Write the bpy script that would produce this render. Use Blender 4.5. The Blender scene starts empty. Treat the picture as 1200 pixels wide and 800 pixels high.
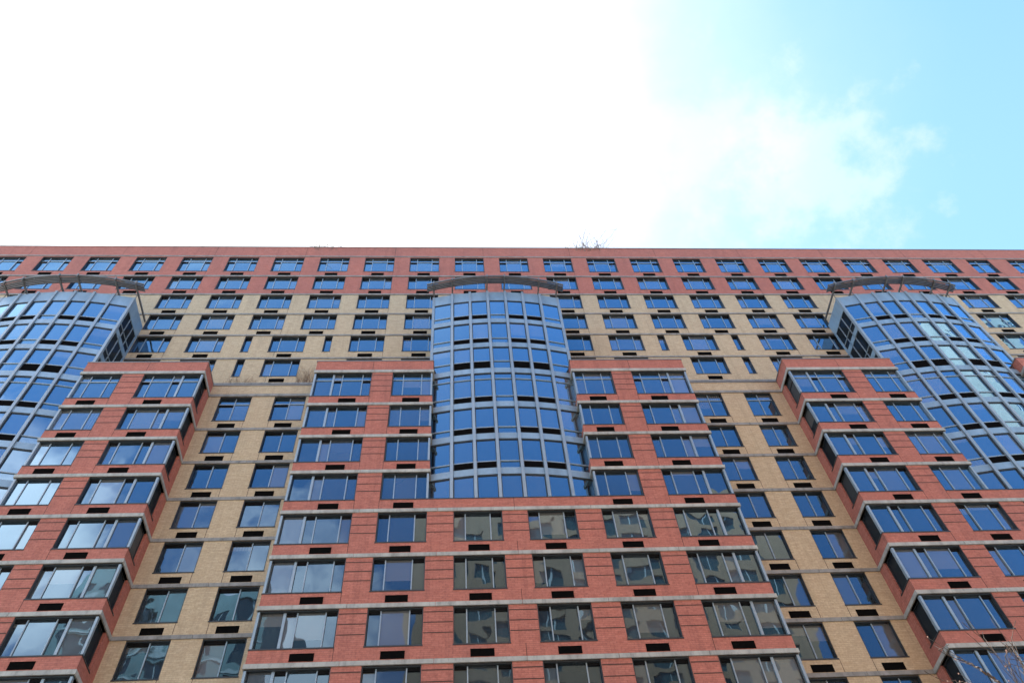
import bpy, math, random
from mathutils import Vector, Matrix
random.seed(7)
SC = bpy.context.scene
COL = SC.collection
R = math.radians

# ------------------------------------------------------------------ materials
def mat(name):
    m = bpy.data.materials.new(name); m.use_nodes = True
    nt = m.node_tree; b = nt.nodes['Principled BSDF']
    return m, nt, b, nt.nodes, nt.links

def noise(nt, scale, detail=4, rough=.6, vec=None, dims='3D'):
    n = nt.nodes.new('ShaderNodeTexNoise'); n.noise_dimensions = dims
    n.inputs['Scale'].default_value = scale; n.inputs['Detail'].default_value = detail
    n.inputs['Roughness'].default_value = rough
    if vec is not None: nt.links.new(vec, n.inputs['Vector'])
    return n

def ramp(nt, fac, stops):
    r = nt.nodes.new('ShaderNodeValToRGB'); e = r.color_ramp.elements
    while len(e) < len(stops): e.new(.5)
    for i, (p, c) in enumerate(stops):
        e[i].position = p; e[i].color = (*c, 1) if len(c) == 3 else c
    nt.links.new(fac, r.inputs[0]); return r

def mixc(nt, fac, a, b, mode='MIX'):
    m = nt.nodes.new('ShaderNodeMix'); m.data_type = 'RGBA'; m.blend_type = mode
    for s, v in ((m.inputs[0], fac), (m.inputs[6], a), (m.inputs[7], b)):
        if hasattr(v, 'is_linked'): nt.links.new(v, s)
        elif isinstance(v, tuple): s.default_value = (*v, 1)
        else: s.default_value = v
    return m.outputs[2]

def math_n(nt, op, a, b=None):
    m = nt.nodes.new('ShaderNodeMath'); m.operation = op
    for i, v in enumerate((a, b)):
        if v is None: continue
        if hasattr(v, 'is_linked'): nt.links.new(v, m.inputs[i])
        else: m.inputs[i].default_value = v
    return m.outputs[0]

def brick_mat(name, c1, c2, mortar, stain):
    m, nt, b, N, L = mat(name)
    g = N.new('ShaderNodeNewGeometry'); sep = N.new('ShaderNodeSeparateXYZ'); L.new(g.outputs['Position'], sep.inputs[0])
    xy = math_n(nt, 'ADD', sep.outputs[0], sep.outputs[1])
    cb = N.new('ShaderNodeCombineXYZ'); L.new(xy, cb.inputs[0]); L.new(sep.outputs[2], cb.inputs[1])
    br = N.new('ShaderNodeTexBrick'); L.new(cb.outputs[0], br.inputs['Vector'])
    br.inputs['Scale'].default_value = 1; br.inputs['Brick Width'].default_value = .3; br.inputs['Row Height'].default_value = .1
    br.inputs['Mortar Size'].default_value = .012; br.inputs['Mortar Smooth'].default_value = .3; br.inputs['Bias'].default_value = 0
    br.inputs['Color1'].default_value = (*c1, 1); br.inputs['Color2'].default_value = (*c2, 1); br.inputs['Mortar'].default_value = (*mortar, 1)
    # big soft patches and rain streaks of real soiling
    n1 = noise(nt, .35, 5, .6, g.outputs['Position'])
    r1 = ramp(nt, n1.outputs[0], [(.3, (0,0,0)), (.75, (1,1,1))])
    mp = N.new('ShaderNodeMapping'); mp.inputs['Scale'].default_value = (2.6, 2.6, .22); L.new(g.outputs['Position'], mp.inputs[0])
    n2 = noise(nt, 1, 5, .65, mp.outputs[0])
    r2 = ramp(nt, n2.outputs[0], [(.5, (0,0,0)), (.8, (1,1,1))])
    f1 = math_n(nt, 'MULTIPLY', r1.outputs[0], .55)
    f2 = math_n(nt, 'MULTIPLY', r2.outputs[0], .5)
    c = mixc(nt, f1, br.outputs[0], stain)
    c = mixc(nt, f2, c, tuple(x*.6 for x in stain))
    n3 = noise(nt, 9, 3, .7, g.outputs['Position'])
    r3 = ramp(nt, n3.outputs[0], [(.3, (.82,.82,.82)), (.7, (1.12,1.12,1.12))])
    c = mixc(nt, 1.0, c, r3.outputs[0], 'MULTIPLY')
    L.new(c, b.inputs['Base Color']); b.inputs['Roughness'].default_value = .9
    b.inputs['Specular IOR Level'].default_value = .2
    bp = N.new('ShaderNodeBump'); bp.inputs['Strength'].default_value = .25; bp.inputs['Distance'].default_value = .01
    L.new(br.outputs['Fac'], bp.inputs['Height']); bp.invert = True; L.new(bp.outputs[0], b.inputs['Normal'])
    return m

def simple(name, col, rough=.6, metal=0, var=.15, scale=3, streak=0, spec=.4):
    m, nt, b, N, L = mat(name)
    g = N.new('ShaderNodeNewGeometry')
    mp = N.new('ShaderNodeMapping'); mp.inputs['Scale'].default_value = (1, 1, .35 if streak else 1); L.new(g.outputs['Position'], mp.inputs[0])
    n = noise(nt, scale, 5, .65, mp.outputs[0])
    lo = tuple(c*(1-var) for c in col); hi = tuple(min(1, c*(1+var)) for c in col)
    r = ramp(nt, n.outputs[0], [(.3, lo), (.7, hi)])
    c = r.outputs[0]
    if streak:
        n2 = noise(nt, scale*2.3, 6, .7, mp.outputs[0])
        r2 = ramp(nt, n2.outputs[0], [(.48, (0,0,0)), (.72, (1,1,1))])
        c = mixc(nt, math_n(nt, 'MULTIPLY', r2.outputs[0], streak), c, tuple(x*.3 for x in col))
    L.new(c, b.inputs['Base Color'])
    b.inputs['Roughness'].default_value = rough; b.inputs['Metallic'].default_value = metal
    b.inputs['Specular IOR Level'].default_value = spec
    return m

def glass_mat(name, tint, warp, refl=.025, slope=1.4, blinds=.38):
    """coated window glass: mirror-like sky reflection over a dark room or a pale blind behind it"""
    m, nt, b, N, L = mat(name)
    g = N.new('ShaderNodeNewGeometry'); oi = N.new('ShaderNodeObjectInfo')
    rnd = math_n(nt, 'FRACT', math_n(nt, 'ADD', g.outputs['Random Per Island'], oi.outputs['Random']))
    w = math_n(nt, 'MULTIPLY', rnd, 37.0)
    # lazy waves of the sheet + a slight tilt of each pane
    mp = N.new('ShaderNodeMapping'); mp.inputs['Scale'].default_value = (1, 1, .8); L.new(g.outputs['Position'], mp.inputs[0])
    nz = noise(nt, .45, 1.0, .4, mp.outputs[0], '4D'); L.new(w, nz.inputs['W'])
    nz2 = noise(nt, 1.3, .6, .4, mp.outputs[0], '4D'); L.new(w, nz2.inputs['W'])
    h = math_n(nt, 'ADD', nz.outputs[0], math_n(nt, 'MULTIPLY', nz2.outputs[0], .15))
    bp = N.new('ShaderNodeBump'); bp.inputs['Strength'].default_value = 1; L.new(math_n(nt, 'MULTIPLY', math_n(nt, 'ADD', math_n(nt, 'MULTIPLY', math_n(nt, 'FRACT', math_n(nt, 'MULTIPLY', rnd, 7.31)), 1.5), .45), warp), bp.inputs['Distance'])
    L.new(h, bp.inputs['Height'])
    wn = N.new('ShaderNodeTexWhiteNoise'); wn.noise_dimensions = '1D'; L.new(w, wn.inputs['W'])
    sub = N.new('ShaderNodeVectorMath'); sub.operation = 'SUBTRACT'; L.new(wn.outputs['Color'], sub.inputs[0]); sub.inputs[1].default_value = (.5,.5,.5)
    sc = N.new('ShaderNodeVectorMath'); sc.operation = 'SCALE'; L.new(sub.outputs[0], sc.inputs[0]); sc.inputs['Scale'].default_value = .022
    ad = N.new('ShaderNodeVectorMath'); ad.operation = 'ADD'; L.new(bp.outputs[0], ad.inputs[0]); L.new(sc.outputs[0], ad.inputs[1])
    nm = N.new('ShaderNodeVectorMath'); nm.operation = 'NORMALIZE'; L.new(ad.outputs[0], nm.inputs[0])
    gl = N.new('ShaderNodeBsdfGlossy'); gl.inputs['Roughness'].default_value = .015
    gl.inputs['Color'].default_value = (*tint, 1); L.new(nm.outputs[0], gl.inputs['Normal'])
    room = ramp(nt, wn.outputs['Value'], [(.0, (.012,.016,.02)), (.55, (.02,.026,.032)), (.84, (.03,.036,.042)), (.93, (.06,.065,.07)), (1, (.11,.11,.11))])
    sp = N.new('ShaderNodeSeparateXYZ'); L.new(g.outputs['Position'], sp.inputs[0])
    upw = math_n(nt, 'GREATER_THAN', sp.outputs[1], .5)                    # set-back storeys have their own floor heights
    h1 = math_n(nt, 'MULTIPLY', math_n(nt, 'FRACT', math_n(nt, 'DIVIDE', math_n(nt, 'SUBTRACT', sp.outputs[2], 12.21), 2.915)), 2.915)
    h2 = math_n(nt, 'MULTIPLY', math_n(nt, 'FRACT', math_n(nt, 'DIVIDE', math_n(nt, 'SUBTRACT', sp.outputs[2], 32.996), 2.9546)), 2.9546)
    hh = math_n(nt, 'ADD', math_n(nt, 'MULTIPLY', h2, upw), math_n(nt, 'MULTIPLY', h1, math_n(nt, 'SUBTRACT', 1.0, upw)))
    wsep = N.new('ShaderNodeSeparateColor'); L.new(wn.outputs['Color'], wsep.inputs[0])
    low = math_n(nt, 'MULTIPLY', wsep.outputs[0], 2.2)
    isb = math_n(nt, 'MULTIPLY', math_n(nt, 'GREATER_THAN', hh, low), math_n(nt, 'GREATER_THAN', wsep.outputs[1], .75))
    wv = N.new('ShaderNodeTexWave'); wv.inputs['Scale'].default_value = 2.2; wv.inputs['Distortion'].default_value = 1.5
    L.new(g.outputs['Position'], wv.inputs['Vector'])
    cur = math_n(nt, 'MULTIPLY', math_n(nt, 'GREATER_THAN', wsep.outputs[2], .8), .6)
    folds = math_n(nt, 'MULTIPLY', math_n(nt, 'MULTIPLY', wv.outputs['Fac'], cur), isb)
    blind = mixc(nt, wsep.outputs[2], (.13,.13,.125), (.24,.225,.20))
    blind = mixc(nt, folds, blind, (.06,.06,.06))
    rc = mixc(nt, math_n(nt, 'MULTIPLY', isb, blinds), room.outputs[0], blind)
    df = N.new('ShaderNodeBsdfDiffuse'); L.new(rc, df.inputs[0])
    lw = N.new('ShaderNodeLayerWeight'); lw.inputs['Blend'].default_value = .5; L.new(nm.outputs[0], lw.inputs['Normal'])
    f = math_n(nt, 'ADD', math_n(nt, 'MULTIPLY', math_n(nt, 'POWER', lw.outputs['Facing'], 2.0), slope), refl)
    f = math_n(nt, 'MINIMUM', f, .95)
    mx = N.new('ShaderNodeMixShader'); L.new(f, mx.inputs[0]); L.new(df.outputs[0], mx.inputs[1]); L.new(gl.outputs[0], mx.inputs[2])
    L.new(mx.outputs[0], N['Material Output'].inputs['Surface'])
    return m

RED   = brick_mat('red_brick', (.45,.168,.126), (.36,.125,.093), (.29,.11,.085), (.29,.12,.10))
TAN   = brick_mat('tan_brick', (.50,.405,.275), (.40,.315,.205), (.36,.285,.19), (.40,.31,.21))
STONE = simple('string_course_concrete', (.315,.32,.30), .85, 0, .22, 1.4, .6)
STONE2= simple('weathered_string_course', (.22,.222,.215), .85, 0, .22, 1.4, .6)
COPING= simple('coping_metal', (.20,.21,.22), .5, .3, .1)
JOINT = simple('joint_sealant', (.055,.028,.022), .9)
FRAME = simple('dark_window_frame', (.028,.032,.036), .5, .2, .1)
MULL  = simple('grey_blue_aluminium', (.235,.30,.35), .38, .25, .10, 1.5, .18)
PANEL = simple('blue_grey_panel', (.20,.30,.39), .42, .2, .16, .9, .22)
VENT  = simple('vent_black', (.005,.005,.0055), .9, 0, .15, 3, 0, .02)
SASH_SHADE  = simple('sash_head_shade', (.008,.008,.009), .8, 0, .15, 3, 0, .05)
STEEL = simple('sunshade_metal', (.145,.145,.142), .45, .35, .15, 2, .3)
ROOFM = simple('roof_membrane', (.25,.24,.23), .95)
GLASS = glass_mat('window_glass', (.38,.69,.94), .030)
BGLASS= glass_mat('bay_glass', (.42,.72,.96), .013, .11)
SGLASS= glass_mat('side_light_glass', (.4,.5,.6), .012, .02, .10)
BARK  = simple('twig_bark', (.045,.034,.028), .9, 0, .3, 8)
GLARE_TWIG   = simple('glare_paled_twig', (.20,.165,.14), .9, 0, .3, 8)  # twig colour made paler to imitate glare at the roof edge
BUD   = simple('pinkish_bud', (.24,.145,.12), .85, 0, .3, 30)
VINE  = simple('dry_vine', (.17,.115,.075), .95, 0, .3, 10)
BLADE_SHADE = simple('shaded_louvre_metal', (.085,.085,.085), .5, .3, .15, 2, .2)
LEAF  = simple('grey_green_leaf', (.10,.12,.085), .8, 0, .35, 12)
ASPH  = simple('asphalt', (.05,.05,.052), .95, 0, .25, 1)
PAVE  = simple('pavement_concrete', (.30,.29,.27), .9, 0, .15, .7)
KERBM = simple('kerb_stone', (.34,.33,.31), .9)
PAINT = simple('road_paint', (.75,.74,.68), .8, 0, .1, 5)
OTAN  = brick_mat('buff_brick', (.74,.42,.25), (.66,.37,.22), (.58,.37,.24), (.56,.34,.22))
OGREY = simple('pale_facade', (.34,.33,.31), .85, 0, .12, .4, .25)
OGLASS= glass_mat('opposite_glass', (.55,.65,.68), .006, .15)
OPANE = simple('pale_green_glass', (.07,.125,.135), .12)
OWHITE= simple('white_spandrel', (.75,.75,.73), .7)
OGREEN= simple('green_grey_panel', (.22,.31,.31), .5, .1, .2, .5)

# ------------------------------------------------------------------ mesh builder
class MB:
    def __init__(s): s.v=[]; s.f=[]; s.m=[]; s.mats=[]
    def mi(s, m):
        if m not in s.mats: s.mats.append(m)
        return s.mats.index(m)
    def quad(s, pts, m):
        n=len(s.v); s.v += [tuple(p) for p in pts]; s.f.append(tuple(range(n, n+len(pts)))); s.m.append(s.mi(m))
    def box(s, x0,x1,y0,y1,z0,z1, m):
        n=len(s.v)
        s.v += [(x,y,z) for z in (z0,z1) for y in (y0,y1) for x in (x0,x1)]
        k=s.mi(m)
        for f in ((0,2,3,1),(4,5,7,6),(0,1,5,4),(2,6,7,3),(0,4,6,2),(1,3,7,5)):
            s.f.append(tuple(n+i for i in f)); s.m.append(k)
    def obox(s, c, ax, ay, az, m):            # oriented box: centre + three half vectors
        n=len(s.v); c=Vector(c)
        for k in (-1,1):
            for j in (-1,1):
                for i in (-1,1): s.v.append(tuple(c+i*Vector(ax)+j*Vector(ay)+k*Vector(az)))
        q=s.mi(m)
        for f in ((0,2,3,1),(4,5,7,6),(0,1,5,4),(2,6,7,3),(0,4,6,2),(1,3,7,5)):
            s.f.append(tuple(n+i for i in f)); s.m.append(q)
    def bar(s, a, b, wx, wy, m, up=(0,0,1)):   # rectangular bar from a to b
        a=Vector(a); b=Vector(b); d=(b-a); u=Vector(up)
        if abs(d.normalized().dot(u))>.98: u=Vector((0,1,0))
        e=d.cross(u).normalized(); f=e.cross(d).normalized()
        s.obox((a+b)/2, e*wx/2, d/2, f*wy/2, m)
    def tube(s, pts, rads, m, n=6):
        k=s.mi(m); base=len(s.v); P=[Vector(p) for p in pts]
        for i,p in enumerate(P):
            d=(P[min(i+1,len(P)-1)]-P[max(i-1,0)]).normalized()
            u=Vector((0,0,1)) if abs(d.z)<.9 else Vector((1,0,0))
            e=d.cross(u).normalized(); f=e.cross(d)
            for j in range(n):
                a=2*math.pi*j/n; s.v.append(tuple(p+(e*math.cos(a)+f*math.sin(a))*rads[i]))
        for i in range(len(P)-1):
            for j in range(n):
                s.f.append((base+i*n+j, base+i*n+(j+1)%n, base+(i+1)*n+(j+1)%n, base+(i+1)*n+j)); s.m.append(k)
        s.f.append(tuple(base+j for j in reversed(range(n)))); s.m.append(k)
        s.f.append(tuple(base+(len(P)-1)*n+j for j in range(n))); s.m.append(k)
    def add(s, o, loc=(0,0,0), sx=1):
        n=len(s.v); lx,ly,lz=loc
        s.v += [(sx*x+lx, y+ly, z+lz) for x,y,z in o.v]
        mp=[s.mi(m) for m in o.mats]
        for f,k in zip(o.f,o.m):
            f=tuple(n+i for i in f); s.f.append(f if sx>0 else f[::-1]); s.m.append(mp[k])
    def mesh(s, name):
        me=bpy.data.meshes.new(name); me.from_pydata(s.v,[],s.f)
        for m in s.mats: me.materials.append(m)
        me.polygons.foreach_set('material_index', s.m); me.update(); return me
    def build(s, name, parent=None, loc=(0,0,0)):
        return link(name, s.mesh(name), parent, loc)

def link(name, me, parent=None, loc=(0,0,0)):
    o=bpy.data.objects.new(name, me); COL.objects.link(o); o.location=loc
    if parent: o.parent=parent
    return o
def empty(name, loc, label, cat, group=None):
    o=bpy.data.objects.new(name,None); COL.objects.link(o); o.location=loc; o.empty_display_size=.5
    o['label']=label; o['category']=cat
    if group: o['group']=group
    return o

def wall_grid(mb, x0,x1,z0,z1, holes, m, P, depth, open_edges=()):
    """rectangle with rectangular holes; P(a, d, z) maps along-wall coordinate, depth and height to a point.
       holes: (xa,xb,za,zb). Reveals go 'depth' inwards, except where a hole meets the wall's edge."""
    xs=sorted({round(v,4) for v in [x0,x1]+[c for h in holes for c in h[:2]] if x0-1e-6<=v<=x1+1e-6})
    zs=sorted({round(v,4) for v in [z0,z1]+[c for h in holes for c in h[2:]] if z0-1e-6<=v<=z1+1e-6})
    for i in range(len(xs)-1):
        for j in range(len(zs)-1):
            cx=(xs[i]+xs[i+1])/2; cz=(zs[j]+zs[j+1])/2
            if any(h[0]<cx<h[1] and h[2]<cz<h[3] for h in holes): continue
            mb.quad([P(xs[i],0,zs[j]),P(xs[i+1],0,zs[j]),P(xs[i+1],0,zs[j+1]),P(xs[i],0,zs[j+1])], m)
    for a,b,c,d in holes:
        if a>x0+1e-4: mb.quad([P(a,0,c),P(a,depth,c),P(a,depth,d),P(a,0,d)], m)
        if b<x1-1e-4: mb.quad([P(b,0,c),P(b,0,d),P(b,depth,d),P(b,depth,c)], m)
        mb.quad([P(a,0,c),P(b,0,c),P(b,depth,c),P(a,depth,c)], m)
        mb.quad([P(a,0,d),P(a,depth,d),P(b,depth,d),P(b,0,d)], m)

# ------------------------------------------------------------------ measured levels
KS=1.0422; YU=1.35                                         # the upper storeys stand back behind a terrace
def uz(z): return 1.6+(z-1.6)*KS
def ux(x): return -2.947+(x+2.947)*KS
S={k:uz(60.07-2.835*(k-1)) for k in range(1,7)}         # window sill of each storey, counted from the top
for k in range(7,22): S[k]=41.36-2.915*(k-7)
ROOF=uz(64.2); D=1.81; PER=30.06; PITCH=3.644*KS
HEAD={1:uz(62.42)}
for k in range(2,7): HEAD[k]=S[k-1]-.93
HEAD[7]=43.72
for k in range(8,22): HEAD[k]=S[k-1]-.93
XL,XR=-52.0,58.0
BLOCKS=[0,-PER,PER]; BAYS=[0,-30.42,30.42]
def in_block(x, marg=0): return any(abs(x-b)<11.66+marg for b in BLOCKS)

# ------------------------------------------------------------------ windows (local: x centred, z 0 at sill, y 0 at the wall face, +y inwards)
REC=.16
def win_mesh(edges, H, transom=None, sash=(), thick=(), open_l=False, open_r=False, side=None):
    """frame mesh and glass mesh for one window; edges = x of jambs and mullion centres"""
    f=MB(); g=MB(); a=edges[0]; b=edges[-1]; y=REC
    f.box(a+.002,b-.002, .03,y+.06, H-.07,H-.002, FRAME)                              # head
    f.box(a-.02,b+.02, -.025,y+.03, -.045,.018, FRAME)                    # sill flashing
    f.box(a+.05,b-.05, y-.025,y+.05, .018,.065, MULL)
    if not open_l: f.box(a+.002,a+.045, .03,y+.06, .018,H-.07, FRAME)
    if not open_r: f.box(b-.045,b-.002, .03,y+.06, .018,H-.07, FRAME)
    if open_l: f.box(a,a+.11, .01,.175, .018,H-.07, MULL)
    if open_r: f.box(b-.11,b, .01,.175, .018,H-.07, MULL)
    for i in range(1,len(edges)-1):
        e=edges[i]; w=.060 if i in thick else .026
        f.box(e-w,e+w, y-.055 if i in thick else y-.04, y+.045, .06,H-.065, MULL)
    if transom: f.box(a+.045,b-.045, y-.037,y+.043, transom-.033,transom+.033, MULL)
    for i in range(len(edges)-1):
        x0=edges[i]+.02; x1=edges[i+1]-.02
        top=transom if transom else H-.05
        if i in sash:                                                     # opening sash set back; black bar paints the shade at its head
            f.box(x0+.012,x1-.012, y-.012,y+.07, top-.15,top-.02, SASH_SHADE)
            g.box(x0,x1, y+.045,y+.055, .04,top, GLASS)
        else: g.box(x0,x1, y+.012,y+.022, .04,top, GLASS)
        if transom: g.box(x0,x1, y+.014,y+.024, transom,H-.05, GLASS)
    if side:                                                              # return light of a corner window, at x = b (sx=+1)
        L_=side; xx=b-REC
        f.box(xx-.06,xx+.035, .18,L_, H-.07,H-.004, FRAME); f.box(xx-.03,b+.025, .18,L_+.02, -.045,.018, FRAME)
        f.box(xx-.05,xx+.025, .18,L_-.05, .02,.065, FRAME)
        f.box(xx-.06,xx+.03, L_-.05,L_, .018,H-.07, FRAME)
        if transom: f.box(xx-.043,xx+.037, .145,L_-.045, transom-.033,transom+.033, FRAME)
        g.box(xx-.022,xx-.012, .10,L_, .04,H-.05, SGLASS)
    return f,g

H_std=round(HEAD[3]-S[3],3); H1=HEAD[1]-S[1]; H7=round(HEAD[7]-S[7],3); H8=round(HEAD[8]-S[8],3)
TYPES={}
hw=1.245
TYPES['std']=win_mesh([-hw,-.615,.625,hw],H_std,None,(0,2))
TYPES['std_top']=win_mesh([-hw,-.615,.625,hw],H1,H1-.60,(0,2))
TYPES['wide']=win_mesh([-1.36,-.65,.65,1.36],H_std,None,(0,))
TYPES['wide_top']=win_mesh([-1.36,-.65,.65,1.36],H1,H1-.60,(0,))
TYPES['duo']=win_mesh([-1.04,-.12,1.04],H_std,None,(0,))
TYPES['duo_top']=win_mesh([-1.04,-.12,1.04],H1,H1-.60,(0,))
TYPES['slim']=win_mesh([-.28,.28],H_std,None,(0,))
TYPES['tan']=win_mesh([-.98,.06,.98],H8,None,(0,))
TYPES['tan_top']=win_mesh([-.98,.0,.98],H7,H7-.62,(0,))
TYPES['tanr']=win_mesh([-.90,-.02,.90],H8,None,())
TYPES['tanr_top']=win_mesh([-.90,-.02,.90],H7,H7-.62,())
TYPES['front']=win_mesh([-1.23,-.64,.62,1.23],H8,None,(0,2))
TYPES['inner']=win_mesh([-1.225,-.56,.57,1.225],H8,None,(),(),True,False)       # runs out to the block's inner edge at its left (sx=+1)
TYPES['inner_top']=win_mesh([-1.225,-.56,.57,1.225],H7,H7-.62,(),(),True,False)
CE=[-1.765,-1.2,.03,.58,1.765]                                                  # corner window: 8.13 .. 11.66
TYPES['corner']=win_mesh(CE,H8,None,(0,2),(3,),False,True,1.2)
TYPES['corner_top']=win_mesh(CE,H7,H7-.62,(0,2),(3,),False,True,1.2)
WINS=[]            # (type, x, y, z, sx)
VENTS=[]           # (x, y, z)
def vent_mb():
    m=MB(); m.box(-.51,.51,-.012,.03,-.185,.185,VENT)
    m.box(-.51,.51,-.03,-.012,.165,.185,VENT); m.box(-.51,.51,-.03,-.012,-.185,-.165,VENT)
    for i in range(6):
        z=-.135+i*.054; m.obox((0,-.018,z),(.495,0,0),(0,.012,-.008),(0,.002,.003),VENT)
    return m

# ------------------------------------------------------------------ the big building
bld=empty('apartment_building',(0,0,0),'wide red and tan brick apartment tower with three curved blue glass bays','apartment building')
cols=[]            # regular window columns of the main wall
for k in range(-14,16):
    x=ux((k+.5)*3.644)
    if XL+1.5<x<XR-1.5: cols.append(x)
def hide_bay(x): return any(abs(x-b)<3.5 for b in BAYS)
def main_windows(k):
    """list of (type, centre, halfwidth) of one storey of the main wall"""
    out=[]
    if k<=4:
        for x in cols:
            if k>=3 and hide_bay(x): continue
            t='std'; h=hw
            if x>42.5: t,h='duo',1.04
            elif x>38: t,h='wide',1.36
            out.append((t+('_top' if k==1 else ''),x,h))
    elif k<=6:
        for x in cols:
            if hide_bay(x): continue
            if -18.9<x<-12.2 or 12.2<x<18.9: continue
            t='std'; h=hw
            if x>42.5: t,h='duo',1.04
            elif x>38: t,h='wide',1.36
            out.append((t,x,h))
        for x in (-14.52,14.42): out.append(('std',ux(x),hw))
        for x in ((-17.28,-11.8,11.74,17.16) if k==5 else (-17.24,17.14)): out.append(('slim',ux(x),.28))
    else:
        top='_top' if k==7 else ''
        for c in (-15.03,15.03):
            sgn=1 if c>0 else -1
            if sgn<0: out += [('tan'+top,-16.68,.98),('tan'+top,-13.33,.98)]
            else: out += [('tanr'+top,13.38,.90),('tanr'+top,16.68,.90)]
    return out
Pm=lambda a,d,z:(a,d,z)
def bands():
    """storey bands of the main wall, top to bottom"""
    yield ('red',HEAD[1]+.08,ROOF,None)
    for k in range(1,21):
        top=HEAD[k]+(.08 if k==1 else 0)
        yield ('red' if k<=2 else 'tan', S[k]-.93 if k<=6 else S[k]-.93, top, k)
red=MB(); tan=MB()
for colr,z0,z1,k in bands():
    mb=red if colr=='red' else tan; m=RED if colr=='red' else TAN
    holes=[]
    if k:
        for t,x,h in main_windows(k):
            holes.append((x-h,x+h,S[k],HEAD[k])); WINS.append((t,x,YU if k<=6 else 0.0,S[k],1))
            if not t.startswith('slim'): VENTS.append((x-.02,YU if k<=6 else 0.0,S[k]-.48))
    yo=YU if k is None or k<=6 else 0.0
    wall_grid(mb,XL,XR,z0,z1,holes,m,lambda a,d,z,yo=yo:(a,yo+d,z),.22)
    # movement joints
    if k is None or k<=6:
        for i in range(-7,9):
            xj=ux(-7.94)+2*PITCH*i
            if hide_bay(xj) and k and k>=3: continue
            mb.box(xj-.012,xj+.012,YU-.003,YU+.01,z0,(z1 if k is None else S[k]-.05),JOINT)
    else:
        for c in (-15.03,15.03):
            for dx in (-.72,.78): mb.box(c+dx-.012,c+dx+.012,-.003,.01,z0,S[k]-.05,JOINT)
wall_grid(tan,XL,XR,HEAD[7],44.87,[],TAN,Pm,.2)                           # parapet of the terrace
tan.quad([(XL,.3,HEAD[7]),(XR,.3,HEAD[7]),(XR,.3,44.87),(XL,.3,44.87)],TAN)
wall_grid(tan,XL,XR,HEAD[7]-.3,S[6]-.93,[],TAN,lambda a,d,z:(a,YU+d,z),.2)  # wall of the terrace storey
wall_grid(tan,XL,XR,0,S[20]-.93,[],TAN,Pm,.2)
# ends, back and roof of the slab
for mb,m,z0,z1 in ((tan,TAN,0,S[2]-.93),(red,RED,S[2]-.93,ROOF)):
    for x in (XL,XR): mb.quad([(x,YU,z0),(x,16,z0),(x,16,z1),(x,YU,z1)],m)
    mb.quad([(XL,16,z0),(XR,16,z0),(XR,16,z1),(XL,16,z1)],m)
red.build('red_brick_wall',bld); tan.build('tan_brick_wall',bld)
rf=MB(); rf.box(XL+.3,XR-.3,YU+.3,15.7,ROOF-1.0,ROOF-.8,ROOFM); rf.box(XL,XR,.305,YU-.005,HEAD[7]+.05,HEAD[7]+.15,ROOFM); rf.build('roof',bld)
cp=MB()
cp.box(XL-.05,XR+.05,YU-.05,YU+.35,ROOF,ROOF+.07,COPING); cp.box(XL,XR,-.06,.34,44.87,44.94,COPING); cp.box(XL-.05,XR+.05,15.65,16.05,ROOF,ROOF+.07,COPING)
cp.box(XL-.05,XL+.35,YU+.35,15.65,ROOF,ROOF+.068,COPING); cp.box(XR-.35,XR+.05,YU+.35,15.65,ROOF,ROOF+.068,COPING)
cp.build('coping',bld)

# string courses of the main wall: one concrete ledge per storey, cut into stones
def ledge(x0,x1,z0,z1,proud,y0=0.0,L_=3.6,back=.02,m=None):
    mb=MB(); x=x0
    while x<x1-.01:
        e=min(x1,x+L_); j=random.uniform(-.004,.004)
        mb.box(x+.010,e-.010,y0-proud+j,y0+back,z0,z1,m or STONE); x=e
    return mb
ledge(XL,XR,HEAD[1]+.08,HEAD[1]+.20,.05,YU,m=STONE2).build('string_course',bld)
for k in range(1,7): ledge(XL,XR,S[k]-.93,S[k]-.78,.06,YU,m=STONE2).build('string_course',bld)
ledge(XL,XR,HEAD[7],HEAD[7]+.22,.07,m=STONE2).build('string_course',bld)
for c in (-15.03,15.03):
    for k in range(7,21): ledge(c-3.37,c+3.37,S[k]-.93,S[k]-.72,.05,m=STONE2).build('string_course',bld)

# projecting brick blocks
def pier(mb,x0,x1,z0,z1,ngroove):
    """brick pier with deep horizontal grooves in its upper part"""
    y=-D; g=.027
    zs=[z1]; step=.545
    for i in range(ngroove): zs.append(z1-(.28 if i==0 else .28+step*i))
    for i in range(ngroove): mb.box(x0+.012,x1-.012,y-.004,y+.02,zs[i+1]-g,zs[i+1]+g,JOINT)

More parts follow.
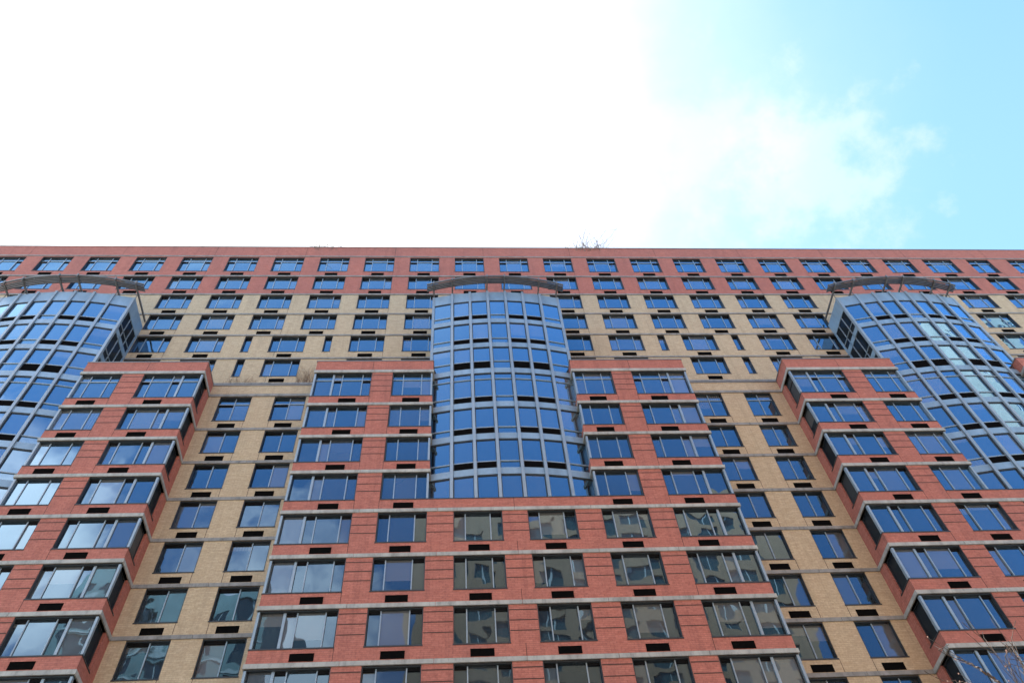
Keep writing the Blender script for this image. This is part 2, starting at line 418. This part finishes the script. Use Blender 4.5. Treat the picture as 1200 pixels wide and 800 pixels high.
def block(bx):
    mb=MB()
    P=lambda a,d,z:(bx+a,-D+d,z)
    for s in (-1,1):                                                   # upper part: two shoulders beside the glass bay
        x0,x1=sorted((s*4.37,s*11.66))
        wall_grid(mb,x0,x1,HEAD[7],44.95,[],RED,P,.2)
        for k in range(7,11):
            z0=S[k]-.93 if k<10 else S[k]-.93
            hs=[tuple(sorted((s*4.37,s*6.87)))+(S[k],HEAD[k]),tuple(sorted((s*8.13,s*11.66)))+(S[k],HEAD[k])]
            if k<10: wall_grid(mb,x0,x1,z0,HEAD[k],hs,RED,P,.22)
            else: wall_grid(mb,x0,x1,S[10]-.002,HEAD[k],[h[:2]+(S[k]-.002,h[3]) for h in hs],RED,P,.22)
            t='_top' if k==7 else ''
            WINS.append(('inner'+t,bx+s*(4.37+1.25-.025+.025),-D,S[k],s))
            WINS.append(('corner'+t,bx+s*9.895,-D,S[k],s))
            VENTS.append((bx+s*5.64,-D,S[k]-.45)); VENTS.append((bx+s*9.41,-D,S[k]-.45))
            pier(mb,bx+min(s*6.87,s*8.13),bx+max(s*6.87,s*8.13),S[k],HEAD[k],4 if k==7 else 3)
    wall_grid(mb,-11.66,11.66,S[10]-.93,S[10]-.002,[],RED,P,.2)
    mb.quad([P(-11.66,0,S[10]-.002),P(-4.37,0,S[10]-.002),P(-4.37,.0001,S[10]-.002),P(-11.66,.0001,S[10]-.002)],RED)
    for k in range(11,21):                                             # lower part: full width
        hs=[(-11.66,-8.13,S[k],HEAD[k]),(8.13,11.66,S[k],HEAD[k])]+[(c-1.23,c+1.23,S[k],HEAD[k]) for c in (-5.65,-1.87,1.87,5.65)]
        wall_grid(mb,-11.66,11.66,S[k]-.93,HEAD[k],hs,RED,P,.22)
        for c in (-5.65,-1.87,1.87,5.65):
            WINS.append(('front',bx+c,-D,S[k],1)); VENTS.append((bx+c,-D,S[k]-.45))
        for s in (-1,1):
            WINS.append(('corner',bx+s*9.895,-D,S[k],s)); VENTS.append((bx+s*9.41,-D,S[k]-.45))
            pier(mb,bx+min(s*6.88,s*8.13),bx+max(s*6.88,s*8.13),S[k],HEAD[k],3)
            pier(mb,bx+min(s*3.10,s*4.42),bx+max(s*3.10,s*4.42),S[k],HEAD[k],3)
        pier(mb,bx-.64,bx+.64,S[k],HEAD[k],3)
        for xj in (-8.13,8.13,0): mb.box(bx+xj-.012,bx+xj+.012,-D-.003,-D+.01,S[k]-.70,S[k]-.05,JOINT)
    for k in range(7,11):
        for xj in (-8.13,8.13,-6.87,6.87): mb.box(bx+xj-.010,bx+xj+.010,-D-.003,-D+.01,S[k]-.70,S[k]-.05,JOINT)
    for xj in (-8.13,8.13): mb.box(bx+xj-.012,bx+xj+.012,-D-.003,-D+.01,HEAD[7]+.25,44.95,JOINT)
    mb.box(bx-.012,bx+.012,-D-.003,-D+.01,S[10]-.70,S[10]-.01,JOINT)
    wall_grid(mb,-11.66,11.66,0,S[20]-.93,[],RED,P,.2)
    # outer returns with the corner light's opening, inner returns beside the bay
    for s in (-1,1):
        Q=lambda a,d,z:(bx+s*(11.66-d),a,z)
        wall_grid(mb,-D,0,HEAD[7],44.95,[],RED,Q,.2)
        for k in range(7,21):
            wall_grid(mb,-D,0,S[k]-.93,HEAD[k],[(-D,-D+1.2,S[k],HEAD[k])],RED,Q,.22)
        wall_grid(mb,-D,0,0,S[20]-.93,[],RED,Q,.2)
        Q2=lambda a,d,z:(bx+s*(4.37+d),a,z)
        wall_grid(mb,-D,0,HEAD[7],44.95,[],RED,Q2,.2)
        for k in range(7,11):
            wall_grid(mb,-D,0,S[k]-.93 if k<10 else S[k],S[k],[],RED,Q2,.2)
            mb.quad([(bx+s*4.52,-D+.16,S[k]),(bx+s*4.52,0,S[k]),(bx+s*4.52,0,HEAD[k]),(bx+s*4.52,-D+.16,HEAD[k])],PANEL)
        xa,xb=sorted((bx+s*4.37,bx+s*11.66))
        mb.quad([(xa,-D,44.0),(xb,-D,44.0),(xb,-.01,44.0),(xa,-.01,44.0)],ROOFM)
    mb.quad([(bx-4.37,-D,S[10]-.002),(bx+4.37,-D,S[10]-.002),(bx+4.37,-.9,S[10]-.002),(bx-4.37,-.9,S[10]-.002)],COPING)
    # inner faces of the parapet upstand
    b=mb.build('projecting_brick_block',bld)
    for s in (-1,1):
        c=MB(); xa,xb=sorted((bx+s*4.33,bx+s*11.70))
        c.box(xa,xb,-D-.04,-D+.3,44.95,45.01,COPING)
        c.box(bx+s*11.53-.17,bx+s*11.53+.17,-D+.3,0,44.95,45.01,COPING)
        c.box(bx+s*4.5-.17,bx+s*4.5+.17,-D+.3,-.02,44.95,45.01,COPING)
        c.build('coping',b)
    c=MB(); c.box(bx-4.36,bx+4.36,-D-.02,-D+.12,S[10]-.045,S[10]+.012,FRAME); c.build('sill_flashing',b)
    def slab(xa,xb,z0,z1,proud):
        q=MB(); n=max(1,round((xb-xa)/3.65)); w=(xb-xa)/n
        for i in range(n):
            a=xa+i*w; e=a+w; j=random.uniform(-.003,.003)
            q.box(a+(.010 if i else 0),e-(.010 if i<n-1 else 0),-D-proud+j,-.001,z0,z1,STONE)
        q.build('string_course',b)
    for s in (-1,1):
        xa,xb=sorted((bx+s*4.32,bx+s*11.72))
        slab(xa,xb,HEAD[7],HEAD[7]+.24,.06)
        for k in range(7,10): slab(xa,xb,S[k]-.93,S[k]-.715,.06)
    for k in range(10,21): slab(bx-11.72,bx+11.72,S[k]-.93,S[k]-.715,.06)
for b in BLOCKS: block(b)

# ------------------------------------------------------------------ curved glass bays
BM=[-4.60,-3.19,-1.915,-.64,.64,1.915,3.19,4.60]
def by(x): return -1.66+.53*(x/4.60)**2
BL=[52.80,49.83,46.83,43.90,40.44,37.50,34.58,32.61]     # underside of each spandrel; last = foot
BTOP=53.98
def bay(bx):
    root=MB()
    # top fascia panels, side fascias and roof
    def panel(mb,i,z0,z1,off0,off1,m,ins=.0):
        x0,x1=BM[i],BM[i+1]; a=Vector((x0,by(x0),0)); b=Vector((x1,by(x1),0)); t=(b-a).normalized(); n=Vector((t.y,-t.x,0))
        if n.y>0: n=-n
        a=a+t*ins; b=b-t*ins
        for_v=[a+n*off0,b+n*off0,b+n*off1,a+n*off1]
        k=len(mb.v); mb.v+=[(v.x,v.y,z) for z in (z0,z1) for v in for_v]; q=mb.mi(m)
        for f in ((0,1,5,4),(1,2,6,5),(2,3,7,6),(3,0,4,7),(4,5,6,7),(3,2,1,0)): mb.f.append(tuple(k+j for j in f)); mb.m.append(q)
    for i in range(7): panel(root,i,BL[0],BTOP,.0,-.12,PANEL,.0)
    n=len(root.v); pts=[(x,by(x)+.06) for x in BM]
    root.quad([(x,y,BTOP-.05) for x,y in pts]+[(4.5,YU-.01,BTOP-.05),(-4.5,YU-.01,BTOP-.05)],ROOFM)
    yf=by(4.60)
    for s in (-1,1):
        xs=s*4.60
        def sbox(y0,y1,z0,z1,m,t=.10): root.box(min(xs,xs-s*t),max(xs,xs-s*t),y0,y1,z0,z1,m)
        sbox(yf+.02,YU-.002,BL[0]-.30,BTOP,PANEL,.12)                      # side fascia
        sbox(YU-.20,YU-.002,44.0,BL[0]-.30,PANEL)                         # wall post
        for z in BL[1:4]: sbox(yf+.12,YU-.20,z,z+.46,PANEL)
        for y in (-.28,.45): sbox(y-.03,y+.03,44.0,BL[0]-.30,MULL,.08)
        for z in (BL[1]+1.06,BL[2]+1.06): sbox(yf+.12,YU-.20,z-.03,z+.03,MULL,.07)
    o=root.build('glass_bay',bld,(bx,0,0))
    # vertical mullions
    for i,x in enumerate(BM):
        m=MB(); t=Vector((1,1.06*x/4.60**2,0)).normalized(); nn=Vector((t.y,-t.x,0))
        c=Vector((x,by(x),0))+nn*.035
        if i in (0,7): m.obox((x-(.06 if i else -.06),by(x)+.05,(BL[-1]+BTOP)/2),(.09,0,0),(0,.10,0),(0,0,(BTOP-BL[-1])/2),MULL)
        else: m.obox((c.x,c.y,(BL[-1]+BTOP)/2),t*.085,nn*.075,Vector((0,0,(BTOP-BL[-1])/2)),MULL)
        m.build('mullion',o)
    for r in range(1,8):                                                 # rows of glass, top to bottom
        top=BL[r-1]; bot=BL[r]; last=r==7
        sp=MB(); gl=MB()
        tall=r==3
        sp_h=0.03 if last else .50
        sill=bot+(1.30 if tall else 1.06)
        for i in range(7):
            if not last: panel(sp,i,bot,bot+sp_h,.01,-.10,PANEL,.08)
            else: panel(sp,i,bot,bot+.06,.01,-.1,MULL,.08)
            panel(sp,i,top-.075,top,-.02,-.13,FRAME,.08)                 # dark head
            g0=bot+(.06 if last else sp_h)
            panel(gl,i,g0,top-.06,-.06,-.075,BGLASS,.07)
            panel(sp,i,top-.10,top-.075,-.03,-.12,FRAME,.08)
            for e,w in ((.085,.05),):                                    # slim frame along both jambs
                x0,x1=BM[i],BM[i+1]; a=Vector((x0,by(x0),0)); b=Vector((x1,by(x1),0)); t=(b-a).normalized(); nn=Vector((t.y,-t.x,0))
                for c in (a+t*(.085+.022),b-t*(.085+.022)):
                    c=c-nn*.035
                    sp.obox((c.x,c.y,(g0+top-.1)/2),t*.022,nn*.028,Vector((0,0,(top-.1-g0)/2)),FRAME)
            if not last: panel(sp,i,sill-.035,sill+.035,-.005,-.08,MULL,.08)
            if r==4: panel(sp,i,top-.66,top-.60,-.005,-.08,MULL,.08)
            if not last and i in (1,2,4,5):
                v=MB(); panel(v,i,bot+sp_h,sill-.035,-.025,-.058,VENT,.13)
                zz=bot+sp_h+.07
                while zz<sill-.09: panel(v,i,zz,zz+.012,-.014,-.03,VENT,.13); zz+=.07
                v.build('vent_grille',o)
        if last:
            pass
        sp.build('spandrel',o)
        if r<=3:                                                         # glazed side returns, visible above the brick shoulders
            for s in (-1,1):
                xs=s*4.60
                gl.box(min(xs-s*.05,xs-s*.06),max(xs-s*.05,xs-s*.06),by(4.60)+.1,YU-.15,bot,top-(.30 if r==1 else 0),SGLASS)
        gl.build('glazing',o)
    return o
def sunshade(bx):
    """curved louvred canopy on outriggers over a bay"""
    zc=54.80; A=5.05
    def cy(x): return -2.45+.74*(x/A)**2
    N_=22
    top=MB()
    def blade(mb,z0,z1,y0,y1,tilt=.0,m=None):
        k=mb.mi(m or STEEL); n=len(mb.v)
        for i in range(N_+1):
            x=-A+2*A*i/N_; c=cy(x)
            mb.v += [(x,c+y0,z0),(x,c+y1,z0+tilt),(x,c+y1,z1+tilt),(x,c+y0,z1)]
        for i in range(N_):
            for j in range(4):
                a=n+i*4+j; b=n+i*4+(j+1)%4; mb.f.append((a,b,b+4,a+4)); mb.m.append(k)
        mb.f.append((n,n+1,n+2,n+3)); mb.m.append(k); e=n+N_*4; mb.f.append((e+3,e+2,e+1,e)); mb.m.append(k)
    blade(top,zc+.02,zc+.13,-.08,.04)                                    # front rail
    o=top.build('sunshade',bld,(bx,0,0))
    for i in range(4):
        y=.085+i*.125; m=MB(); blade(m,zc+.02,zc+.05,y+.022,y+.105,.0,BLADE_SHADE); blade(m,zc-.03,zc+.06,y,y+.02); m.build('louvre_blade',o)  # plate coloured darker as a shaded underside, front lip kept lighter
    for x in (-4.55,-3.19,-.64,.64,3.19,4.55):
        a=MB(); a.bar((x,cy(x)-.02,zc-.07),(x,YU-.02,zc-.07),.10,.13,STEEL)
        a.box(x-.055,x+.055,cy(x)-.13,cy(x)-.082,zc-.13,zc+.22,STEEL); a.box(x-.055,x+.055,cy(x)-.082,cy(x)+.05,zc+.132,zc+.22,STEEL)
        a.build('outrigger_arm',o)
        p=MB(); p.bar((x,by(x)+.09,BTOP-.04),(x,by(x)+.09,zc-.13),.04,.04,STEEL); p.build('post',o)
for b in BAYS: bay(b); sunshade(b)

# ------------------------------------------------------------------ camera (measured from the photograph's perspective)
cam=bpy.data.cameras.new('Camera'); co=bpy.data.objects.new('Camera',cam); COL.objects.link(co); SC.camera=co
pitch,yaw,roll=.98204,.1226,-.1056
cp_,sp_,cy_,sy_=math.cos(pitch),math.sin(pitch),math.cos(yaw),math.sin(yaw)
fw=Vector((sy_*cp_,cy_*cp_,sp_)); rt=Vector((cy_,-sy_,0)); up=rt.cross(fw)
r2=math.cos(roll)*rt+math.sin(roll)*up; u2=-math.sin(roll)*rt+math.cos(roll)*up
CAM=Vector((-2.947,-32.013,1.6))
M=Matrix((r2,u2,-fw)).transposed().to_4x4(); M.translation=CAM; co.matrix_world=M
cam.sensor_width=36; cam.lens=966.82/1200*36; cam.clip_end=3000; cam.clip_start=.1
def project(p):
    d=Vector(p)-CAM; z=d.dot(fw)
    return 600+966.82*d.dot(r2)/z, 400-966.82*d.dot(u2)/z

# ------------------------------------------------------------------ place windows and vents: the 100 largest in the picture singly, the rest in one
def seen(x,y,z,w,h):
    q=[project((x+a,y,z+b)) for a,b in ((-w,0),(w,0),(w,h),(-w,h))]
    q=[(min(max(u,0),1200),min(max(v,0),800)) for u,v in q]
    ar=0
    for i in range(4): ar+=q[i][0]*q[(i+1)%4][1]-q[(i+1)%4][0]*q[i][1]
    ar=abs(ar)/2
    if y>.5 and z<S[6]+1 and in_block(x,.6): ar*=.2             # hidden behind the brick shoulders
    return ar
ranked=sorted(WINS,key=lambda w:-seen(w[1],w[2],w[3],max(v[0] for v in TYPES[w[0]][0].v),max(v[2] for v in TYPES[w[0]][0].v)))
MESH={}
def placed(kind,x,y,z,sx):
    key=(kind,sx)
    if key not in MESH:
        f,g=TYPES[kind]; a=MB(); a.add(f,(0,0,0),sx); b=MB(); b.add(g,(0,0,0),sx)
        MESH[key]=(a.mesh('window_frame'),b.mesh('pane'))
    return MESH[key]
restf=MB(); restg=MB()
for i,(t,x,y,z,sx) in enumerate(ranked):
    if i<99:
        a,b=placed(t,x,y,z,sx)
        w=link('window',a,bld,(x,y,z)); link('pane',b,w)
    else:
        f,g=TYPES[t]; restf.add(f,(x,y,z),sx); restg.add(g,(x,y,z),sx)
rw=restf.build('window',bld); rw['kind']='stuff'
rg=restg.build('pane',rw)
vm=vent_mb(); vme=vm.mesh('air_vent'); restv=MB()
vr=sorted(VENTS,key=lambda v:-seen(v[0],v[1],v[2],.51,.37))
for i,(x,y,z) in enumerate(vr):
    if i<99: link('air_vent',vme,bld,(x,y,z))
    else: restv.add(vm,(x,y,z))
rv=restv.build('air_vent',bld); rv['kind']='stuff'

# ------------------------------------------------------------------ dry creeper on the tan wall
def creeper(name,label,starts,n,hmax,spread,box):
    mb=MB()
    for i in range(n):
        x,z=random.choice(starts); x+=random.uniform(-.35,.35); a=math.pi/2+random.uniform(-spread,spread)
        pts=[]; L_=random.uniform(.35,1)*hmax; st=.09; r=random.uniform(.008,.014)
        for j in range(int(L_/st)):
            pts.append((x,YU-.018-random.random()*.02,z)); a+=random.gauss(0,.15); a+= (math.pi/2-a)*.05
            x+=math.cos(a)*st; z+=math.sin(a)*st
            if not(box[0]<x<box[1] and box[2]<z<box[3]): break
        if len(pts)>2: mb.tube(pts,[max(.003,r*(1-j/len(pts)*.7)) for j in range(len(pts))],VINE,4)
    o=mb.build(name); o['label']=label; o['category']='creeper'; o['group']='leafless creepers on the tan wall'
creeper('creeper','tall leafless brown creeper climbing the tan wall beside the red brick shoulder',[(-13.5,46.0),(-13.0,46.0),(-12.5,46.0)],100,3.4,.6,(-13.78,-11.6,45.9,50.6))
creeper('creeper','low leafless brown creeper fanned out between a slim window and a wide window',[(-17.2,46.0),(-16.9,46.0),(-17.9,46.0)],80,2.2,.9,(-19.2,-16.35,45.9,48.6))

# ------------------------------------------------------------------ plants on the roof edge
def shrub(name,label,x,y,w,h,n,leafy,cat='shrub',stemmat=GLARE_TWIG,z0=ROOF-.8):
    e=empty(name,(x,y,z0),label,cat,'plants along the roof edge'); st=MB(); lf=MB()
    for i in range(n):
        p=Vector((random.uniform(-.42,.42)*w,random.uniform(-.2,.2),0)); d=Vector((random.gauss(0,.35),random.gauss(0,.3),1)).normalized()
        pts=[p.copy()]; H=h*(1-.30*(abs(p.x)/(.5*w))**2)*random.uniform(.78,1.0)
        while p.z<H and abs(p.x)<w*.6:
            d=(d+Vector((random.gauss(0,.2),random.gauss(0,.15),random.gauss(.02,.1)))).normalized(); p=p+d*.12; pts.append(p.copy())
            if random.random()<leafy and p.z>.35:
                for q in range(2):
                    c=p+Vector((random.gauss(0,.06),random.gauss(0,.06),random.gauss(0,.06)))
                    u=Vector((random.gauss(0,1),random.gauss(0,1),random.gauss(0,1))).normalized()*.05; v=u.orthogonal().normalized()*.026
                    lf.quad([c-u,c+v,c+u,c-v],LEAF)
        if len(pts)>1: st.tube(pts,[.020*(1-.5*j/len(pts)) for j in range(len(pts))],stemmat,4)
    st.build('stems',e)
    if lf.v: lf.build('leaves',e)
shrub('roof_shrub','small green shrub peeping over the roof edge left of the middle bay',-14.65,1.72,1.8,2.15,60,.5)
shrub('roof_shrub','thin sprig rising above the roof edge beside the small green shrub',-13.35,1.7,.7,2.2,12,.3)
shrub('roof_shrub','bare twiggy shrub spreading above the roof edge right of the middle bay',9.0,1.72,3.8,2.0,190,.03)
shrub('roof_shrub','faint wispy plant above the roof edge at the left of the photo',-24.6,1.75,1.0,2.1,16,.1)

# ------------------------------------------------------------------ street, pavements and what stands across the street
def structure(name,mb):
    o=mb.build(name); o['kind']='structure'; return o
g=MB(); g.quad([(-900,-900,-.12),(900,-900,-.12),(900,900,-.12),(-900,900,-.12)],PAVE); structure('ground',g)
r=MB(); r.quad([(-300,-23,-.116),(300,-23,-.116),(300,-7,-.116),(-300,-7,-.116)],ASPH); structure('road',r)
r=MB()
for i in range(-60,60): r.box(i*5,i*5+2.5,-15.06,-14.94,-.116,-.112,PAINT)
structure('road_marking',r)
p=MB(); p.box(-300,300,-6.7,16.5,-.12,.004,PAVE); structure('pavement',p)
p=MB(); p.box(-300,300,-62,-23.3,-.12,.004,PAVE); structure('pavement',p)
for y0,y1 in ((-7,-6.7),(-23.3,-23)):
    k=MB(); k.box(-300,300,y0,y1,-.12,.008,KERBM); structure('kerb',k)

def far_building(name,label,x0,x1,y0,y1,h,wallm,winw,winh,px,pz,glassm,bandm=None):
    """a plain neighbour with a real window grid on its street face (y1)"""
    e=empty(name,((x0+x1)/2,y1,0),label,'building')
    w=MB(); ox=(x0+x1)/2; P=lambda a,d,z:(a-ox,-d,z)
    wn=MB(); nx=int((x1-x0-1)/px); nz=int((h-4)/pz); m0=(x1-x0-nx*px)/2
    for j in range(nz):
        zb=3.5+j*pz; hs=[]
        for i in range(nx):
            c=x0+m0+(i+.5)*px; hs.append((c-winw/2,c+winw/2,zb+.9,zb+.9+winh))
            wn.box(c-winw/2-ox,c+winw/2-ox,-.2,-.18,zb+.9,zb+.9+winh,glassm)
            wn.box(c-.07-ox,c+.07-ox,-.18,-.12,zb+.9,zb+.9+winh,OWHITE)
            wn.box(c-winw/2-ox,c-winw/2+.1-ox,-.18,-.1,zb+.98,zb+.9+winh,OWHITE)
            wn.box(c-winw/2-ox,c+winw/2-ox,-.18,-.1,zb+.9,zb+.98,OGREY)
        wall_grid(w,x0,x1,zb,zb+pz,hs,wallm,P,.25)
        if bandm: w.box(x0-ox,x1-ox,0,.06,zb+.1,zb+.4,bandm)
    wall_grid(w,x0,x1,0,3.5,[],wallm,P,.2); zt=3.5+nz*pz; wall_grid(w,x0,x1,zt,h,[],wallm,P,.2)
    for a in (x0-ox,x1-ox): w.quad([(a,0,0),(a,y0-y1,0),(a,y0-y1,h),(a,0,h)],wallm)
    w.quad([(x0-ox,y0-y1,0),(x1-ox,y0-y1,0),(x1-ox,y0-y1,h),(x0-ox,y0-y1,h)],wallm)
    w.quad([(x0-ox,y0-y1,h-.6),(x1-ox,y0-y1,h-.6),(x1-ox,0,h-.6),(x0-ox,0,h-.6)],ROOFM)
    w.build('wall',e)
    q=wn.build('window',e); q['kind']='stuff'
far_building('brick_building','buff brick apartment house across the street, seen mirrored in the lower middle windows',-7.5,33,-52,-36,66.5,OTAN,2.4,1.75,3.4,2.8,OPANE,None)
far_building('glass_building','green grey office block across the street, seen mirrored in the lower left windows',-40,-21,-52,-36.5,60.5,OGREEN,2.4,2.3,3.4,3.4,OGLASS,OWHITE)
far_building('pale_tower','tall pale tower across the street, seen mirrored in the windows at far right',77,93,-54,-37,117,OGREY,1.8,2.0,3.4,3.3,OGLASS,None)

# street tree whose top twigs reach into the picture
def branch(mb,bud,p,d,L_,r,lev):
    pts=[p.copy()]; rads=[r]; n=max(4,int(L_/.09)); q=p.copy()
    for i in range(n):
        d=(d+Vector((random.gauss(0,.09),random.gauss(0,.09),random.gauss(.012,.08)))).normalized(); q=q+d*(L_/n); pts.append(q.copy()); rads.append(max(.003,r*(1-.8*(i+1)/n)))
        if lev<=1 and random.random()<.10:
            c=q+Vector((random.gauss(0,.008),random.gauss(0,.008),random.gauss(0,.008)))
            bud.obox(c,(.004,0,.0015),(0,.0035,0),(0,.0015,.008),BUD)
        if lev>0 and i>n*.25 and random.random()<(.30 if lev>1 else .24):
            sd=(d+Vector((random.gauss(0,.7),random.gauss(0,.7),random.gauss(.05,.5)))).normalized()
            branch(mb,bud,q.copy(),sd,L_*random.uniform(.3,.55),max(.0036,rads[-1]*.65),lev-1)
    mb.tube(pts,rads,BARK,5)
tx,ty=3.4,-25.4
tree=empty('street_tree',(tx,ty,0),'bare street tree whose budding twig tips reach into the lower right corner','tree')
tk=MB(); tk.tube([(0,0,0),(.02,.01,1.2),(-.02,.03,2.4),(.03,.05,3.3)],[.11,.09,.08,.07],BARK,8); tk.build('trunk',tree)
cr=MB(); bd=MB()
def at(u,v,dist):
    d=fw*966.82+r2*(u-600)-u2*(v-400); d.normalize(); return CAM+d*dist-Vector((tx,ty,0))
base=Vector((.03,.05,3.2))
def limb(pts,r0,lev=1,side=.3):
    """a limb through given points, with side twigs along it"""
    P=[]; n=14
    for i in range(len(pts)-1):
        for j in range(n): 
            t=j/n; a=pts[i].lerp(pts[i+1],t); P.append(a+Vector((random.gauss(0,.006),random.gauss(0,.006),random.gauss(0,.006))))
    P.append(pts[-1]); m=len(P)
    cr.tube(P,[max(.0025,r0*(1-.93*i/m)) for i in range(m)],BARK,6)
    for i in range(m//3,m):
        d=(P[min(i+1,m-1)]-P[i-1]).normalized()
        if random.random()<side:
            sd=(d+Vector((random.gauss(0,.5),random.gauss(0,.5),random.gauss(.1,.4)))).normalized()
            branch(cr,bd,P[i].copy(),sd,random.uniform(.15,.5),max(.003,r0*(1-i/m)*.4),lev)
        if random.random()<.15 and i>m*.6: bd.obox(P[i]+Vector((random.gauss(0,.01),random.gauss(0,.01),.006)),(.0045,0,.0015),(0,.0035,0),(0,.0015,.009),BUD)
V3=lambda *a: Vector(a)
limb([base,V3(-.1,.1,4.5),V3(-.75,.3,5.5),V3(-.93,.49,6.1),V3(-1.03,.62,6.45),V3(-1.11,.84,6.82)],.04,1,.22)
limb([base,V3(-.2,.15,4.7),V3(-.80,.42,5.6),V3(-.70,.49,6.3),V3(-.57,.58,6.72)],.035,1,.45)
limb([V3(-.75,.3,5.5),V3(-.95,.6,6.0),V3(-1.12,.72,6.36),V3(-1.27,.96,6.58)],.012,1,.15)
limb([V3(-.80,.42,5.6),V3(-.82,.5,6.1),V3(-.83,.55,6.55)],.012,1,.5)
limb([base,V3(.1,.2,4.6),V3(-.35,.3,5.7),V3(-.55,.4,6.35)],.035,1,.5)
limb([base,V3(.35,.1,4.5),V3(.5,.2,5.9),V3(.4,.3,6.6)],.04,1,.4)
limb([base,V3(.5,-.3,4.4),V3(1.1,-.5,5.9)],.04,1,.4)
limb([base,V3(-.1,-.6,4.3),V3(-.3,-1.3,5.2)],.035,1,.4)
cr.add(bd); cr.build('crown',tree)

# ------------------------------------------------------------------ sun, sky and clouds
SUN_EL,SUN_AZ=62.0,-52.0
sd=Vector((math.sin(R(SUN_AZ))*math.cos(R(SUN_EL)),math.cos(R(SUN_AZ))*math.cos(R(SUN_EL)),math.sin(R(SUN_EL))))
sl=bpy.data.lights.new('Sun','SUN'); so=bpy.data.objects.new('Sun',sl); COL.objects.link(so)
sl.energy=5.0; sl.angle=R(.55); sl.color=(1,.95,.88)
so.rotation_euler=sd.to_track_quat('Z','Y').to_euler(); so.location=(0,40,120)
w=bpy.data.worlds.new('World'); SC.world=w; w.use_nodes=True
nt=w.node_tree; N=nt.nodes; L=nt.links; bg=N['Background']
sky=N.new('ShaderNodeTexSky'); sky.sky_type='NISHITA'; sky.sun_disc=False
sky.sun_elevation=R(SUN_EL); sky.sun_rotation=R(SUN_AZ); sky.air_density=1.0; sky.dust_density=.6; sky.ozone_density=3.0
tc=N.new('ShaderNodeTexCoord'); dirv=tc.outputs['Generated']
def blob(az,el,r0,r1,amp,scale,detail=6,stretch=(1,1,1)):
    """soft-edged cloud bank centred on a compass direction; r0/r1 = inner and outer angular radius"""
    c=Vector((math.sin(R(az))*math.cos(R(el)),math.cos(R(az))*math.cos(R(el)),math.sin(R(el))))
    dp=N.new('ShaderNodeVectorMath'); dp.operation='DOT_PRODUCT'; L.new(dirv,dp.inputs[0]); dp.inputs[1].default_value=c
    ang=math_n(nt,'ARCCOSINE',dp.outputs['Value'])
    nz=noise(nt,scale,detail,.6,dirv)
    a2=math_n(nt,'ADD',ang,math_n(nt,'MULTIPLY',math_n(nt,'SUBTRACT',nz.outputs[0],.5),amp))
    mr=N.new('ShaderNodeMapRange'); mr.interpolation_type='SMOOTHSTEP'; L.new(a2,mr.inputs[0])
    mr.inputs[1].default_value=R(r0); mr.inputs[2].default_value=R(r1); mr.inputs[3].default_value=1; mr.inputs[4].default_value=0
    return mr.outputs[0]
#        az   el  r0  r1  amp scale opacity brightness
clouds=[(50,46,6,46,.10,2.0,.04,8),(-62,60,16,58,.22,3.0,1.0,2.9),(-62,60,4,42,.20,3.0,1.0,9),(-20,60,2,36,.32,4.5,.42,2.8),(40,64,0,8,.36,14,.32,2.7),(50,58,0,7,.38,18,.32,2.7),
        (216,37,4,9,.22,5,.9,10.5),(195,36,3,9,.22,6,.9,10.5),(228,40,2,8,.25,5,.85,9)]
colr=mixc(nt,1.0,sky.outputs[0],(.66,.94,1.05),'MULTIPLY')
for az,el,r0,r1,amp,sc_,op,br in clouds:
    f=math_n(nt,'MULTIPLY',blob(az,el,r0,r1,amp,sc_),op)
    colr=mixc(nt,f,colr,(br*1.22,br*1.0,br*.97) if az>180 else (br,br,br*1.01))
L.new(colr,bg.inputs['Color']); bg.inputs['Strength'].default_value=.10

SC.view_settings.view_transform='Standard'; SC.view_settings.look='None'; SC.view_settings.gamma=1; SC.view_settings.use_curve_mapping=False
SC.view_settings.exposure=2.26
SC.render.engine='CYCLES'
SC.cycles.max_bounces=6; SC.cycles.glossy_bounces=4; SC.cycles.diffuse_bounces=3; SC.cycles.caustics_reflective=False; SC.cycles.caustics_refractive=False
SC.cycles.use_denoising=True
